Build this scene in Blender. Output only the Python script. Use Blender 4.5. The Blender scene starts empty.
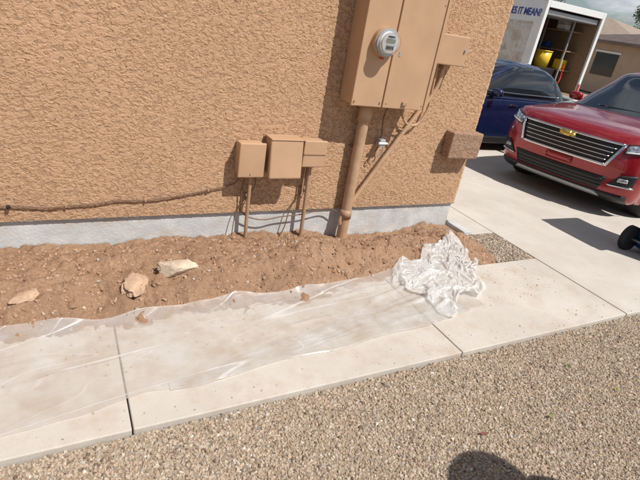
import bpy, bmesh, math, random, time
import numpy as np
from mathutils import Vector, Matrix, noise, Euler
random.seed(7); np.random.seed(7)
SC=bpy.context.scene
COL=bpy.context.collection

# ------------------------------------------------------------------ helpers
def link(o,parent=None):
    COL.objects.link(o)
    if parent is not None: o.parent=parent
    return o
def empty(name,loc=(0,0,0),rz=0.0,ry=0.0):
    e=bpy.data.objects.new(name,None); e.location=loc; e.rotation_euler=(0,ry,rz); e.empty_display_size=.1
    return link(e)
def mesh_obj(name,verts,faces,mat=None,parent=None,smooth=False,mats=None,midx=None):
    me=bpy.data.meshes.new(name); me.from_pydata([tuple(v) for v in verts],[],[tuple(f) for f in faces]); me.update()
    for m in (mats or ([mat] if mat else [])): me.materials.append(m)
    if midx is not None: me.polygons.foreach_set('material_index',midx)
    if smooth: me.polygons.foreach_set('use_smooth',[True]*len(me.polygons))
    return link(bpy.data.objects.new(name,me),parent)
def bm_obj(name,bm,mat=None,parent=None,smooth=False,mats=None):
    me=bpy.data.meshes.new(name); bm.to_mesh(me); bm.free()
    for m in (mats or ([mat] if mat else [])): me.materials.append(m)
    if smooth: me.polygons.foreach_set('use_smooth',[True]*len(me.polygons))
    return link(bpy.data.objects.new(name,me),parent)
def box(name,a,b,mat,parent=None,bev=0.0,seg=2,topfn=None,smooth=False):
    bm=bmesh.new(); bmesh.ops.create_cube(bm,size=1)
    for v in bm.verts:
        v.co=Vector([a[i] if v.co[i]<0 else b[i] for i in range(3)])
    if topfn:
        for v in bm.verts: v.co=Vector(topfn(v.co))
    if bev>0: bmesh.ops.bevel(bm,geom=list(bm.edges),offset=bev,segments=seg,profile=.5,affect='EDGES')
    return bm_obj(name,bm,mat,parent,smooth)
def cyl(name,p0,p1,r,mat,parent=None,seg=20,r2=None,cap=True,smooth=True):
    p0=Vector(p0);p1=Vector(p1);d=p1-p0
    bm=bmesh.new(); bmesh.ops.create_cone(bm,cap_ends=cap,segments=seg,radius1=r,radius2=r if r2 is None else r2,depth=d.length)
    M=Matrix.Translation((p0+p1)/2)@d.to_track_quat('Z','Y').to_matrix().to_4x4()
    bm.transform(M)
    for f in bm.faces: f.smooth = smooth and len(f.verts)==4
    return bm_obj(name,bm,mat,parent)
def tube(name,pts,r,mat,parent=None,seg=10,res=6):
    P=[Vector(p) for p in pts]; Q=[]
    for i in range(len(P)-1):
        a=P[max(i-1,0)];b=P[i];c=P[i+1];d=P[min(i+2,len(P)-1)]
        for k in range(res):
            t=k/res
            Q.append(.5*((2*b)+(c-a)*t+(2*a-5*b+4*c-d)*t*t+(3*b-a-3*c+d)*t**3))
    Q.append(P[-1]); V=[];F=[]
    up=Vector((0,1,0.01)).normalized()
    for i,q in enumerate(Q):
        t=(Q[min(i+1,len(Q)-1)]-Q[max(i-1,0)]).normalized()
        s=t.cross(up)
        if s.length<1e-3: s=t.cross(Vector((1,0,0)))
        s.normalize(); n=s.cross(t)
        for k in range(seg):
            a=2*math.pi*k/seg; V.append(q+r*(math.cos(a)*s+math.sin(a)*n))
    for i in range(len(Q)-1):
        for k in range(seg):
            F.append((i*seg+k,i*seg+(k+1)%seg,(i+1)*seg+(k+1)%seg,(i+1)*seg+k))
    F.append(tuple(range(seg))); F.append(tuple((len(Q)-1)*seg+k for k in reversed(range(seg))))
    return mesh_obj(name,V,F,mat,parent,smooth=True)
def grid_np(name,P,mat,parent=None,smooth=True):
    n,m,_=P.shape
    me=bpy.data.meshes.new(name)
    idx=np.arange(n*m).reshape(n,m)
    q=np.stack([idx[:-1,:-1],idx[1:,:-1],idx[1:,1:],idx[:-1,1:]],-1).reshape(-1,4)
    me.vertices.add(n*m); me.vertices.foreach_set('co',P.reshape(-1).astype(np.float32))
    me.loops.add(q.size); me.loops.foreach_set('vertex_index',q.reshape(-1).astype(np.int32))
    me.polygons.add(len(q)); me.polygons.foreach_set('loop_start',np.arange(0,q.size,4,dtype=np.int32))
    me.polygons.foreach_set('loop_total',np.full(len(q),4,dtype=np.int32))
    me.update(calc_edges=True); me.validate()
    if smooth: me.polygons.foreach_set('use_smooth',[True]*len(me.polygons))
    me.materials.append(mat)
    return link(bpy.data.objects.new(name,me),parent)
def sst(a,b,x):
    t=min(1,max(0,(x-a)/(b-a))); return t*t*(3-2*t)

# ------------------------------------------------------------------ materials
class NT:
    def __init__(s,name):
        s.m=bpy.data.materials.new(name); s.m.use_nodes=True; s.t=s.m.node_tree
        s.b=s.t.nodes['Principled BSDF']; s.out=s.t.nodes['Material Output']; s.tc=None
    def n(s,ty,**k):
        nd=s.t.nodes.new(ty)
        for a,v in k.items(): setattr(nd,a,v)
        return nd
    def l(s,a,b): s.t.links.new(a,b)
    def co(s,scale=(1,1,1),rot=0):
        if s.tc is None: s.tc=s.n('ShaderNodeTexCoord')
        mp=s.n('ShaderNodeMapping'); mp.inputs['Scale'].default_value=scale
        v=s.tc.outputs['Object']
        if rot:
            m2=s.n('ShaderNodeMapping'); m2.inputs['Rotation'].default_value=(0,0,rot); s.l(v,m2.inputs['Vector']); v=m2.outputs[0]
        s.l(v,mp.inputs['Vector']); return mp.outputs[0]
    def noise(s,sc,det=3,rough=.55,dist=0,vec=None,stretch=(1,1,1)):
        nd=s.n('ShaderNodeTexNoise'); nd.inputs['Scale'].default_value=sc; nd.inputs['Detail'].default_value=det
        nd.inputs['Roughness'].default_value=rough; nd.inputs['Distortion'].default_value=dist
        s.l(vec or s.co(stretch),nd.inputs['Vector']); return nd.outputs[0]
    def ramp(s,f,stops):
        r=s.n('ShaderNodeValToRGB'); e=r.color_ramp.elements
        while len(e)<len(stops): e.new(.5)
        for i,(p,c) in enumerate(stops):
            e[i].position=p; e[i].color=(c,c,c,1) if isinstance(c,(int,float)) else (*c,1)
        s.l(f,r.inputs[0]); return r.outputs[0]
    def mix(s,f,a,b,mode='MIX'):
        nd=s.n('ShaderNodeMix',data_type='RGBA',blend_type=mode)
        for i,v in ((0,f),(6,a),(7,b)):
            if isinstance(v,bpy.types.NodeSocket): s.l(v,nd.inputs[i])
            else: nd.inputs[i].default_value= v if i==0 else (*v,1)
        return nd.outputs[2]
    def math(s,op,a,b=0,clamp=False):
        nd=s.n('ShaderNodeMath',operation=op); nd.use_clamp=clamp
        for i,v in enumerate((a,b)):
            if isinstance(v,bpy.types.NodeSocket): s.l(v,nd.inputs[i])
            else: nd.inputs[i].default_value=v
        return nd.outputs[0]
    def bump(s,h,st=.5,d=.005):
        b=s.n('ShaderNodeBump'); b.inputs['Strength'].default_value=st; b.inputs['Distance'].default_value=d
        s.l(h,b.inputs['Height']); s.l(b.outputs[0],s.b.inputs['Normal'])
    def col(s,c):
        if isinstance(c,bpy.types.NodeSocket): s.l(c,s.b.inputs['Base Color'])
        else: s.b.inputs['Base Color'].default_value=(*c,1)
    def set(s,**k):
        for a,v in k.items(): s.b.inputs[a.replace('_',' ')].default_value=v
def simple(name,c,rough=.6,metal=0,var=.12,sc=30,coat=0,bump=.0,spec=.5):
    n=NT(name); f=n.noise(sc,4)
    lo=tuple(x*(1-var) for x in c); hi=tuple(min(1,x*(1+var)) for x in c)
    n.col(n.ramp(f,[(.3,lo),(.7,hi)])); n.set(Roughness=rough,Metallic=metal); n.b.inputs['Coat Weight'].default_value=coat
    n.b.inputs['Specular IOR Level'].default_value=spec
    if bump: n.bump(n.noise(sc*6,3),bump,.003)
    return n.m

def stucco_mat(name,base,disp=True,dscale=.0058):
    n=NT(name)
    v=n.co((1.0,1.0,1.4))
    f=n.noise(31,3,.62,1.0,vec=v)
    pl=n.ramp(f,[(.40,0.0),(.49,.7),(.62,1.0)])
    fine=n.noise(280,2,.65)
    big=n.noise(1.1,3,.5)
    c=n.ramp(big,[(.3,tuple(x*.94 for x in base)),(.7,tuple(x*1.05 for x in base))])
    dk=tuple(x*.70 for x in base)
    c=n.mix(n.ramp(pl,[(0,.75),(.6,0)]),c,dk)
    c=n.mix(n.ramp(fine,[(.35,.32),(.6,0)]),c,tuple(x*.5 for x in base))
    # faint rain streaks / dust staining
    c=n.mix(n.ramp(n.noise(2.2,5,.65,stretch=(2.2,1,.5)),[(.5,0),(.75,.16)]),c,tuple(x*.72 for x in base))
    n.col(c); n.set(Roughness=.92); n.b.inputs['Specular IOR Level'].default_value=.15
    h=n.math('ADD',pl,n.math('MULTIPLY',fine,.35))
    if disp:
        d=n.n('ShaderNodeDisplacement'); d.inputs['Scale'].default_value=dscale; d.inputs['Midlevel'].default_value=.7
        n.l(h,d.inputs['Height']); n.l(d.outputs[0],n.out.inputs['Displacement']); n.m.displacement_method='BOTH'
    else: n.bump(h,1.0,.004)
    return n.m
WALLC=(.545,.345,.212)
M_stucco=stucco_mat('stucco_tan',WALLC)
M_stucco_far=stucco_mat('stucco_plain',WALLC,False)
M_block=stucco_mat('stucco_block_mat',(.38,.24,.165),False)
M_paint=simple('painted_metal_tan',(.47,.295,.178),.5,0,.07,6,bump=.05)
M_paint2=simple('painted_metal_tan_dark',(.38,.24,.145),.55,0,.1,14)
M_pipe=simple('painted_pipe',(.45,.285,.172),.5,0,.14,12)

n=NT('foundation_concrete'); f=n.noise(7,5); c=n.ramp(f,[(.3,(.44,.445,.44)),(.7,(.62,.62,.61))])
c=n.mix(n.ramp(n.noise(3,6,.7,stretch=(1,1,3)),[(.5,0),(.7,.5)]),c,(.46,.36,.27)); n.col(c); n.set(Roughness=.9); n.bump(n.noise(60,5),.5,.006); M_found=n.m

def concrete(name,stain):
    n=NT(name)
    c=n.ramp(n.noise(1.6,6,.6),[(.3,(.50,.455,.40)),(.7,(.61,.565,.505))])
    c=n.mix(n.ramp(n.noise(420,2),[(.34,.55),(.48,0)]),c,(.33,.27,.21))
    c=n.mix(n.ramp(n.noise(5,7,.7),[(.48,0),(.72,stain)]),c,(.43,.315,.225))
    c=n.mix(n.ramp(n.noise(38,5,.7),[(.58,0),(.75,.35)]),c,(.36,.30,.24))
    n.col(c); n.set(Roughness=.88); n.b.inputs['Specular IOR Level'].default_value=.25
    n.bump(n.noise(320,3,.6),.35,.0025)
    return n.m
M_conc=concrete('sidewalk_concrete',.6)
M_drive=concrete('driveway_concrete',.25)

def attr_stone(name,stops,rough=.85):
    n=NT(name); a=n.n('ShaderNodeAttribute',attribute_type='INSTANCER',attribute_name='rnd')
    n.col(n.ramp(a.outputs['Fac'],stops)); n.set(Roughness=rough); n.b.inputs['Specular IOR Level'].default_value=.3
    return n.m
M_grav=attr_stone('gravel_stones',[(0,(.14,.10,.075)),(.15,(.33,.245,.17)),(.4,(.48,.375,.27)),(.6,(.40,.30,.22)),(.8,(.53,.435,.34)),(.92,(.26,.225,.19)),(1,(.68,.61,.52))])
M_grav2=attr_stone('gravel_grey_stones',[(0,(.16,.12,.09)),(.4,(.36,.28,.21)),(.8,(.48,.39,.30)),(1,(.6,.53,.45))])
M_clod=attr_stone('dirt_clods',[(0,(.27,.16,.10)),(.5,(.40,.25,.16)),(.92,(.46,.30,.205)),(.975,(.43,.35,.28)),(1,(.52,.43,.35))])
n=NT('dirt_soil'); c=n.ramp(n.noise(4,8,.7),[(.3,(.31,.185,.115)),(.55,(.41,.255,.16)),(.75,(.48,.32,.215))])
c=n.mix(n.ramp(n.noise(90,4,.7),[(.35,.55),(.55,0)]),c,(.22,.125,.078)); n.col(c); n.set(Roughness=.95); n.b.inputs['Specular IOR Level'].default_value=.1
n.bump(n.noise(110,6,.7),1,.010); M_dirt=n.m
n=NT('gravel_ground'); c=n.ramp(n.noise(130,4,.7),[(.3,(.14,.10,.072)),(.5,(.36,.275,.195)),(.7,(.50,.41,.32))]); n.col(c); n.set(Roughness=.95)
n.bump(n.noise(120,3,.6),1,.01); M_gg=n.m
n=NT('asphalt_road'); n.col(n.ramp(n.noise(40,5,.7),[(.3,(.045,.045,.047)),(.7,(.09,.088,.085))])); n.set(Roughness=.9); M_asph=n.m
M_rock=simple('pale_rock',(.52,.41,.31),.9,0,.3,14,bump=.9)
M_black=simple('black_plastic',(.015,.015,.016),.45,0,.1)
M_rubber=simple('rubber',(.018,.018,.018),.8,0,.2)
M_chrome=simple('chrome',(.75,.75,.76),.15,1,.03)
M_alloy=simple('alloy',(.5,.5,.52),.3,1,.05)
M_gold=simple('gold_badge',(.75,.50,.12),.3,.8,.05)
M_white=simple('white_plastic',(.78,.78,.76),.4,0,.04)
M_grey=simple('grey_metal',(.42,.43,.44),.45,.4,.1)
M_bluebin=simple('blue_bin_plastic',(.012,.05,.19),.45,0,.12,8)
M_yellow=simple('yellow_plastic',(.75,.50,.03),.4,0,.05)
M_redp=simple('red_plastic',(.5,.03,.02),.4,0,.1)
M_wood=simple('wood_shelf',(.30,.20,.12),.7,0,.2)
M_cable=simple('cable_brown',(.16,.09,.055),.6)
def paint(name,c,metal=.35):
    n=NT(name); f=n.noise(3,4); n.col(n.ramp(f,[(.3,tuple(x*.88 for x in c)),(.7,c)]))
    r=n.ramp(n.noise(14,5,.7),[(.4,.26),(.7,.42)]); n.l(r,n.b.inputs['Roughness'])
    n.set(Metallic=metal); n.b.inputs['Coat Weight'].default_value=1; n.b.inputs['Coat Roughness'].default_value=.05
    return n.m
M_red=paint('red_car_paint',(.34,.009,.014))
M_blue=paint('dark_blue_car_paint',(.008,.016,.070))
M_whitep=paint('white_truck_paint',(.78,.78,.78),0)
n=NT('car_glass'); n.col((.012,.014,.016)); n.set(Roughness=.05); n.b.inputs['Coat Weight'].default_value=.6; M_glass=n.m
n=NT('headlight_glass'); n.col(n.ramp(n.noise(25,2),[(.4,(.25,.26,.28)),(.6,(.7,.72,.75))])); n.set(Roughness=.1,Metallic=.6); n.b.inputs['Coat Weight'].default_value=1; M_lamp=n.m
n=NT('meter_glass'); n.col((1,1,1)); n.set(Roughness=.03); n.b.inputs['Transmission Weight'].default_value=1.0; n.b.inputs['IOR'].default_value=1.2; M_mglass=n.m

def plastic_mat(name,alpha,dusty,crease,gloss,rough):
    """thin milky polythene: see-through film, whitened creases with gloss streaks painted in as white lines"""
    n=NT(name); n.t.nodes.remove(n.b)
    dif=n.n('ShaderNodeBsdfDiffuse'); trl=n.n('ShaderNodeBsdfTranslucent'); gl=n.n('ShaderNodeBsdfGlossy'); tr=n.n('ShaderNodeBsdfTransparent')
    gl.inputs['Roughness'].default_value=rough; gl.inputs['Color'].default_value=(1,1,1,1)
    def cr(sc,stretch,rot,w,dist):
        f=n.noise(sc,1,.5,dist,vec=n.co(stretch,rot)); d=n.math('ABSOLUTE',n.math('SUBTRACT',f,.5)); return n.ramp(d,[(0,1),(w,0)])
    c1=cr(1.6,(.22,2.4,1),-.14,.010,.4); c2=cr(3.2,(.28,1.7,1),-.22,.008,.5)
    creases=n.math('ADD',c1,n.math('MULTIPLY',c2,.5),clamp=True)
    dcol=n.ramp(n.noise(4,5,.7),[(.38,(.86,.86,.85)),(.75,dusty)])
    dcol=n.mix(n.math('MULTIPLY',creases,.8),dcol,(.92,.92,.92))  # whitened creases; the white also paints gloss streaks into the film colour
    n.l(dcol,dif.inputs[0]); n.l(dcol,trl.inputs[0]); tr.inputs[0].default_value=(.97,.97,.97,1)
    b=n.n('ShaderNodeBump'); b.inputs['Strength'].default_value=.4; b.inputs['Distance'].default_value=.004
    n.l(n.math('ADD',n.noise(18,2,.5,.8,stretch=(.5,1.5,1)),n.math('MULTIPLY',creases,.8)),b.inputs['Height'])
    for x in (dif,trl,gl): n.l(b.outputs[0],x.inputs['Normal'])
    m1=n.n('ShaderNodeMixShader'); m1.inputs[0].default_value=.42; n.l(dif.outputs[0],m1.inputs[1]); n.l(trl.outputs[0],m1.inputs[2])
    m2=n.n('ShaderNodeMixShader'); m2.inputs[0].default_value=gloss; n.l(m1.outputs[0],m2.inputs[1]); n.l(gl.outputs[0],m2.inputs[2])
    m3=n.n('ShaderNodeMixShader'); a=n.ramp(n.noise(3.5,4,.6,stretch=(.5,1.8,1)),[(.3,max(0,alpha-.14)),(.7,min(1,alpha+.14))])
    a=n.math('ADD',a,n.math('MULTIPLY',creases,crease),clamp=True)
    n.l(a,m3.inputs[0]); n.l(tr.outputs[0],m3.inputs[1]); n.l(m2.outputs[0],m3.inputs[2]); n.l(m3.outputs[0],n.out.inputs[0])
    return n.m
M_sheet=plastic_mat('milky_plastic_thin',.46,(.64,.53,.42),.42,.075,.30)
M_clump=plastic_mat('milky_plastic_bunched',.64,(.82,.80,.76),.15,.07,.28)

# ------------------------------------------------------------------ camera
Xc=Vector((920,70,-481)).normalized(); Zc=Vector((175,1000,481)); Zc=(Zc-Xc*Zc.dot(Xc)).normalized(); Yc=Zc.cross(Xc)
R=Matrix((Xc,Yc,Zc)).to_4x4()
cd=bpy.data.cameras.new('camera'); cam=link(bpy.data.objects.new('camera',cd))
cam.matrix_world=Matrix.Translation((0,0,1.6))@R
cd.sensor_width=36; cd.lens=481/640*36; cd.clip_end=1500; cd.clip_start=.02
SC.camera=cam

# ------------------------------------------------------------------ light
SD=Vector((.35,-.65,1.05)).normalized()
el=math.asin(SD.z); az=math.atan2(SD.x,SD.y)
wd=bpy.data.worlds.new('World'); SC.world=wd; wd.use_nodes=True; nt=wd.node_tree
bg=nt.nodes['Background']; sky=nt.nodes.new('ShaderNodeTexSky'); sky.sky_type='NISHITA'; sky.sun_disc=False
sky.sun_elevation=el; sky.sun_rotation=az; sky.dust_density=.8
tc=nt.nodes.new('ShaderNodeTexCoord'); mp=nt.nodes.new('ShaderNodeMapping'); mp.inputs['Scale'].default_value=(3,3,9)
nz=nt.nodes.new('ShaderNodeTexNoise'); nz.inputs['Scale'].default_value=1.3; nz.inputs['Detail'].default_value=7; nz.inputs['Roughness'].default_value=.6
rp=nt.nodes.new('ShaderNodeValToRGB'); rp.color_ramp.elements[0].position=.48; rp.color_ramp.elements[1].position=.66
mx=nt.nodes.new('ShaderNodeMix'); mx.data_type='RGBA'; mx.inputs[7].default_value=(10,10.3,10.8,1)
nt.links.new(tc.outputs['Generated'],mp.inputs[0]); nt.links.new(mp.outputs[0],nz.inputs[0]); nt.links.new(nz.outputs[0],rp.inputs[0])
nt.links.new(rp.outputs[0],mx.inputs[0]); nt.links.new(sky.outputs[0],mx.inputs[6]); nt.links.new(mx.outputs[2],bg.inputs[0])
bg.inputs[1].default_value=.074
sl=bpy.data.lights.new('sun','SUN'); sl.energy=5.0; sl.angle=math.radians(.5); sl.color=(1,.965,.91)
so=link(bpy.data.objects.new('sun',sl)); so.rotation_euler=SD.to_track_quat('Z','Y').to_euler(); so.location=(0,0,20)
SC.view_settings.view_transform='Standard'; SC.view_settings.look='None'; SC.view_settings.exposure=0

# ------------------------------------------------------------------ terrain
def tz(x):
    if x<3.5: return 0
    if x<10.4: return -.029*(x-3.5)
    return -.2
V=[];F=[];xs=[-60,3.5,10.4,10.401,60,400]; zs=[-.045,-.045,-.245,-.36,-.36,-.36]
ys=[-300,300]
for x,z in zip(xs,zs):
    for y in ys: V.append((x,y,z))
for i in range(len(xs)-1): F.append((2*i,2*i+2,2*i+3,2*i+1))
mesh_obj('ground',V,F,M_gg)
box('street',(10.55,-120,-.40),(18.5,160,-.30),M_asph)
box('kerb',(10.42,-120,-.36),(10.545,160,-.19),M_conc,bev=.02)
box('kerb',(18.505,-120,-.36),(18.65,160,-.19),M_conc,bev=.02)
box('far_sidewalk',(18.655,-120,-.36),(20.2,160,-.2),M_drive,bev=.01)

sw=empty('sidewalk')
ex=[-5.1,-3.325,-1.575,.175,1.925,3.495]
for i in range(len(ex)-1):
    box('slab_%d'%i,(ex[i]+.003,1.468,-.12),(ex[i+1]-.003,2.30,0.0),M_conc,sw,bev=.006,seg=3)
dw=empty('driveway')
def dslope(v): return (v.x,v.y,v.z+tz(v.x))
for i,(x0,x1) in enumerate([(3.5,6.95),(6.956,10.41)]):
    for j,(y0,y1) in enumerate([(1.468,5.3),(5.306,9.4)]):
        box('slab_%d_%d'%(i,j),(x0+.003,y0,-.12),(x1,y1,0.0),M_drive,dw,bev=.006,seg=3,topfn=dslope)
box('slab_strip',(3.20,2.80,-.12),(3.499,9.4,-.002),M_drive,dw,bev=.005)
box('edge_curb',(3.11,2.78,-.12),(3.196,3.016,.035),M_found,dw,bev=.006)

# ------------------------------------------------------------------ house
house=empty('stucco_house')
Z0=.223
ds=.0052; r=.022
path=[]
x=-.75
while x<3.12-r: path.append((x,3.0)); x+=ds
for k in range(6):
    a=k/5*math.pi/2; path.append((3.12-r+r*math.sin(a),3.0+r-r*math.cos(a)))
y=3.0+r+ds
while y<3.5: path.append((3.12,y)); y+=ds*2
path=np.array(path); zz=np.arange(Z0,2.2,ds)
P=np.zeros((len(path),len(zz),3)); P[:,:,0]=path[:,0:1]; P[:,:,1]=path[:,1:2]; P[:,:,2]=zz[None,:]
grid_np('wall_face',P,M_stucco,house)
box('wall_body_front',(-9,3.012,Z0),(3.105,3.3,2.75),M_stucco_far,house)
box('wall_left_front',(-9,3.0,Z0),(-.752,3.0115,2.75),M_stucco_far,house)
box('wall_upper_front',(-.7515,2.9995,2.195),(3.1195,3.0115,2.75),M_stucco_far,house)
box('wall_side',(2.9,3.301,Z0),(3.118,12,2.75),M_stucco_far,house)
box('wall_back',(-9,11.8,Z0),(2.899,12,2.75),M_stucco_far,house)
box('wall_far_side',(-9,3.301,Z0),(-8.8,11.799,2.75),M_stucco_far,house)
box('foundation',(-9,3.022,-.3),(3.098,3.25,Z0-.003),M_found,house)
box('weep_screed',(-9,3.003,Z0-.006),(3.112,3.02,Z0-.0005),M_grey,house)
box('foundation_side',(2.9,3.251,-.3),(3.098,11.9,Z0-.003),M_found,house)
box('garage_door',(3.119,5.6,.0),(3.135,10.4,2.2),M_white,house)
for i in range(4): box('door_panel_%d'%i,(3.136,5.65,.06+.55*i),(3.15,10.35,.54+.55*i),M_white,house,bev=.004)
n=NT('roof_tile'); wv=n.n('ShaderNodeTexWave'); wv.inputs['Scale'].default_value=3.2; n.l(n.co(),wv.inputs[0])
n.col(n.ramp(n.noise(4,3),[(.3,(.27,.17,.12)),(.7,(.40,.27,.20))])); n.bump(wv.outputs[1],1,.05); n.set(Roughness=.9); M_tile=n.m
def hip(name,x0,x1,y0,y1,z,h,par,mat=M_tile):
    d=min(x1-x0,y1-y0)/2
    if x1-x0>y1-y0: a=(x0+d,(y0+y1)/2,z+h);b=(x1-d,(y0+y1)/2,z+h)
    else: a=((x0+x1)/2,y0+d,z+h);b=((x0+x1)/2,y1-d,z+h)
    V=[(x0,y0,z),(x1,y0,z),(x1,y1,z),(x0,y1,z),a,b,(x0,y0,z-.15),(x1,y0,z-.15),(x1,y1,z-.15),(x0,y1,z-.15)]
    if x1-x0>y1-y0: F=[(0,1,5,4),(1,2,5),(2,3,4,5),(3,0,4)]
    else: F=[(0,1,4),(1,2,5,4),(2,3,5),(3,0,4,5)]
    F+=[(6,7,1,0),(7,8,2,1),(8,9,3,2),(9,6,0,3),(9,8,7,6)]
    return mesh_obj(name,V,F,mat,par)
hip('roof',-9.3,3.42,2.7,12.3,2.9,1.9,house)

# ------------------------------------------------------------------ utilities
YW=2.995
panel=empty('electrical_panel')
box('back_case',(1.735,2.83,1.065),(2.335,YW,2.05),M_paint,panel,bev=.006)
box('meter_door',(1.725,2.805,1.058),(1.968,2.829,2.06),M_paint,panel,bev=.005)
box('breaker_door',(1.974,2.80,1.058),(2.345,2.829,2.06),M_paint,panel,bev=.005)
box('door_lip',(2.325,2.792,1.05),(2.35,2.799,2.06),M_paint,panel,bev=.002)
box('label',(2.02,2.797,1.40),(2.035,2.7995,1.43),M_grey,panel)
box('latch',(2.13,2.785,1.085),(2.17,2.7995,1.11),M_paint2,panel,bev=.003)
for k,(x,z) in enumerate(((1.745,1.09),(1.95,1.09),(2.0,1.09),(2.31,1.09),(1.745,1.75),(2.31,1.75))):
    cyl('screw_%d'%k,(x,2.806,z),(x,2.797,z),.006,M_paint2,panel,10)
mc=(1.885,2.80,1.475)
def ring(name,c,r0,r1,y0,y1,mat,par):
    seg=40;V=[];F=[]
    for k in range(seg):
        a=2*math.pi*k/seg;ca,sa=math.cos(a),math.sin(a)
        for rr,yy in ((r0,y0),(r1,y0),(r1,y1),(r0,y1)): V.append((c[0]+rr*ca,yy,c[2]+rr*sa))
    for k in range(seg):
        j=(k+1)%seg
        for q in range(4): F.append((4*k+q,4*k+(q+1)%4,4*j+(q+1)%4,4*j+q))
    return mesh_obj(name,V,F,mat,par,smooth=False)
ring('meter_collar',mc,.070,.092,2.765,2.806,M_paint,panel)
ring('meter_ring',mc,.066,.084,2.752,2.766,M_grey,panel)
cyl('meter_base',(mc[0],2.80,mc[2]),(mc[0],2.735,mc[2]),.066,M_white,panel,32)
cyl('meter_face',(mc[0],2.7345,mc[2]),(mc[0],2.728,mc[2]),.060,M_white,panel,32)
box('meter_lcd',(mc[0]-.032,2.722,mc[2]+.002),(mc[0]+.032,2.7275,mc[2]+.026),simple('lcd',(.25,.28,.22),.3),panel,bev=.001)
box('meter_plate',(mc[0]-.03,2.7235,mc[2]-.04),(mc[0]+.03,2.7275,mc[2]-.012),M_grey,panel,bev=.001)
for k in range(4): box('meter_bar_%d'%k,(mc[0]-.026+.014*k,2.7220,mc[2]-.036),(mc[0]-.018+.014*k,2.7232,mc[2]-.018),M_black,panel)
box('meter_text',(mc[0]-.025,2.7245,mc[2]+.034),(mc[0]+.025,2.7275,mc[2]+.042),M_black,panel)
V=[];F=[];sg=32
prof=[(.064,2.752),(.064,2.715),(.060,2.700),(.045,2.692),(.02,2.689)]
for (rr,yy) in prof:
    for k in range(sg):
        a=2*math.pi*k/sg; V.append((mc[0]+rr*math.cos(a),yy,mc[2]+rr*math.sin(a)))
for i in range(len(prof)-1):
    for k in range(sg): F.append((i*sg+k,i*sg+(k+1)%sg,(i+1)*sg+(k+1)%sg,(i+1)*sg+k))
F.append(tuple((len(prof)-1)*sg+k for k in range(sg)))
g=mesh_obj('meter_dome',V,F,M_mglass,panel,smooth=True); s=g.modifiers.new('s','SOLIDIFY'); s.thickness=.002
box('meter_tag',(mc[0]-.01,2.775,mc[2]-.105),(mc[0]+.008,2.80,mc[2]-.09),M_redp,panel,bev=.002)

jb=empty('junction_box')
box('case',(2.405,2.90,1.385),(2.665,YW,1.575),M_paint,jb,bev=.012,seg=3)
box('cover',(2.395,2.875,1.378),(2.675,2.899,1.585),M_paint,jb,bev=.010,seg=3)
cyl('knob',(2.645,2.875,1.49),(2.645,2.862,1.49),.008,M_grey,jb,12)
box('hub',(2.52,2.915,1.345),(2.57,2.985,1.379),M_paint2,jb,bev=.004)

bl=empty('stucco_block')
box('block',(2.785,2.895,.668),(3.115,YW+.004,.885),M_block,bl,bev=.012,seg=3)

tb=empty('telephone_box')
box('case',(1.02,2.905,.53),(1.185,YW,.75),M_paint,tb,bev=.008)
box('cover',(1.012,2.885,.522),(1.195,2.904,.758),M_paint,tb,bev=.008)
cyl('screw',(1.10,2.885,.55),(1.10,2.88,.55),.006,M_grey,tb,10)
tb2=empty('cable_box')
box('case',(1.225,2.89,.54),(1.44,YW,.78),M_paint,tb2,bev=.008)
def wedge(v): return (v.x, v.y-(.03 if (v.z<.6 and v.y<2.88) else 0), v.z)
box('cover',(1.215,2.868,.528),(1.452,2.889,.79),M_paint,tb2,bev=.010,topfn=wedge)
box('lip',(1.215,2.862,.786),(1.452,2.99,.797),M_paint,tb2,bev=.004)
tb3=empty('disconnect_box')
box('case',(1.475,2.90,.605),(1.635,YW,.78),M_paint,tb3,bev=.008)
box('cover',(1.466,2.880,.598),(1.645,2.899,.788),M_paint,tb3,bev=.008)
box('cover_band',(1.468,2.874,.69),(1.643,2.8795,.70),M_paint2,tb3,bev=.001)

def conduit(name,pts,r,mat,straps=()):
    e=empty(name); tube('pipe',pts,r,mat,e,seg=16,res=8)
    for (x,z) in straps: 
        box('strap_%d'%int(z*100),(x-r-.022,2.985,z-.012),(x+r+.022,2.996,z+.012),M_paint2,e,bev=.002)
        ring_pts=[(x-r-.002,2.99,z),(x-r-.003,2.955,z),(x,2.955-r-.004,z),(x+r+.003,2.955,z),(x+r+.002,2.99,z)]
        tube('clip_%d'%int(z*100),ring_pts,.004,M_paint2,e,seg=6)
    return e
conduit('small_conduit',[(1.125,2.945,.525),(1.125,2.945,.3),(1.13,2.945,-.02)],.013,M_paint2,[(1.125,.36)])
conduit('small_conduit',[(1.565,2.945,.60),(1.57,2.945,.3),(1.575,2.945,-.02)],.014,M_paint2,[(1.568,.40)])
conduit('small_conduit',[(1.535,2.95,.60),(1.535,2.955,.5),(1.535,2.955,.36)],.006,M_paint2)
m=conduit('main_conduit',[(1.935,2.935,1.07),(1.935,2.935,.6),(1.935,2.935,-.05)],.041,M_pipe,[(1.935,.72)])
cyl('coupling',(1.935,2.935,.93),(1.935,2.935,1.062),.049,M_pipe,m,24)
cyl('hub',(1.935,2.935,.17),(1.935,2.935,.24),.047,M_paint2,m,24)
d=conduit('diagonal_conduit',[(1.895,2.93,.12),(1.91,2.93,.20),(2.10,2.945,.50),(2.35,2.955,.90),(2.50,2.955,1.13),(2.545,2.955,1.24),(2.548,2.95,1.37)],.017,M_pipe)
c=empty('grounding_clamp')
box('body',(2.115,2.93,.74),(2.165,YW,.80),M_grey,c,bev=.006); box('jaw',(2.10,2.92,.765),(2.18,2.935,.78),M_white,c,bev=.003)
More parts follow.
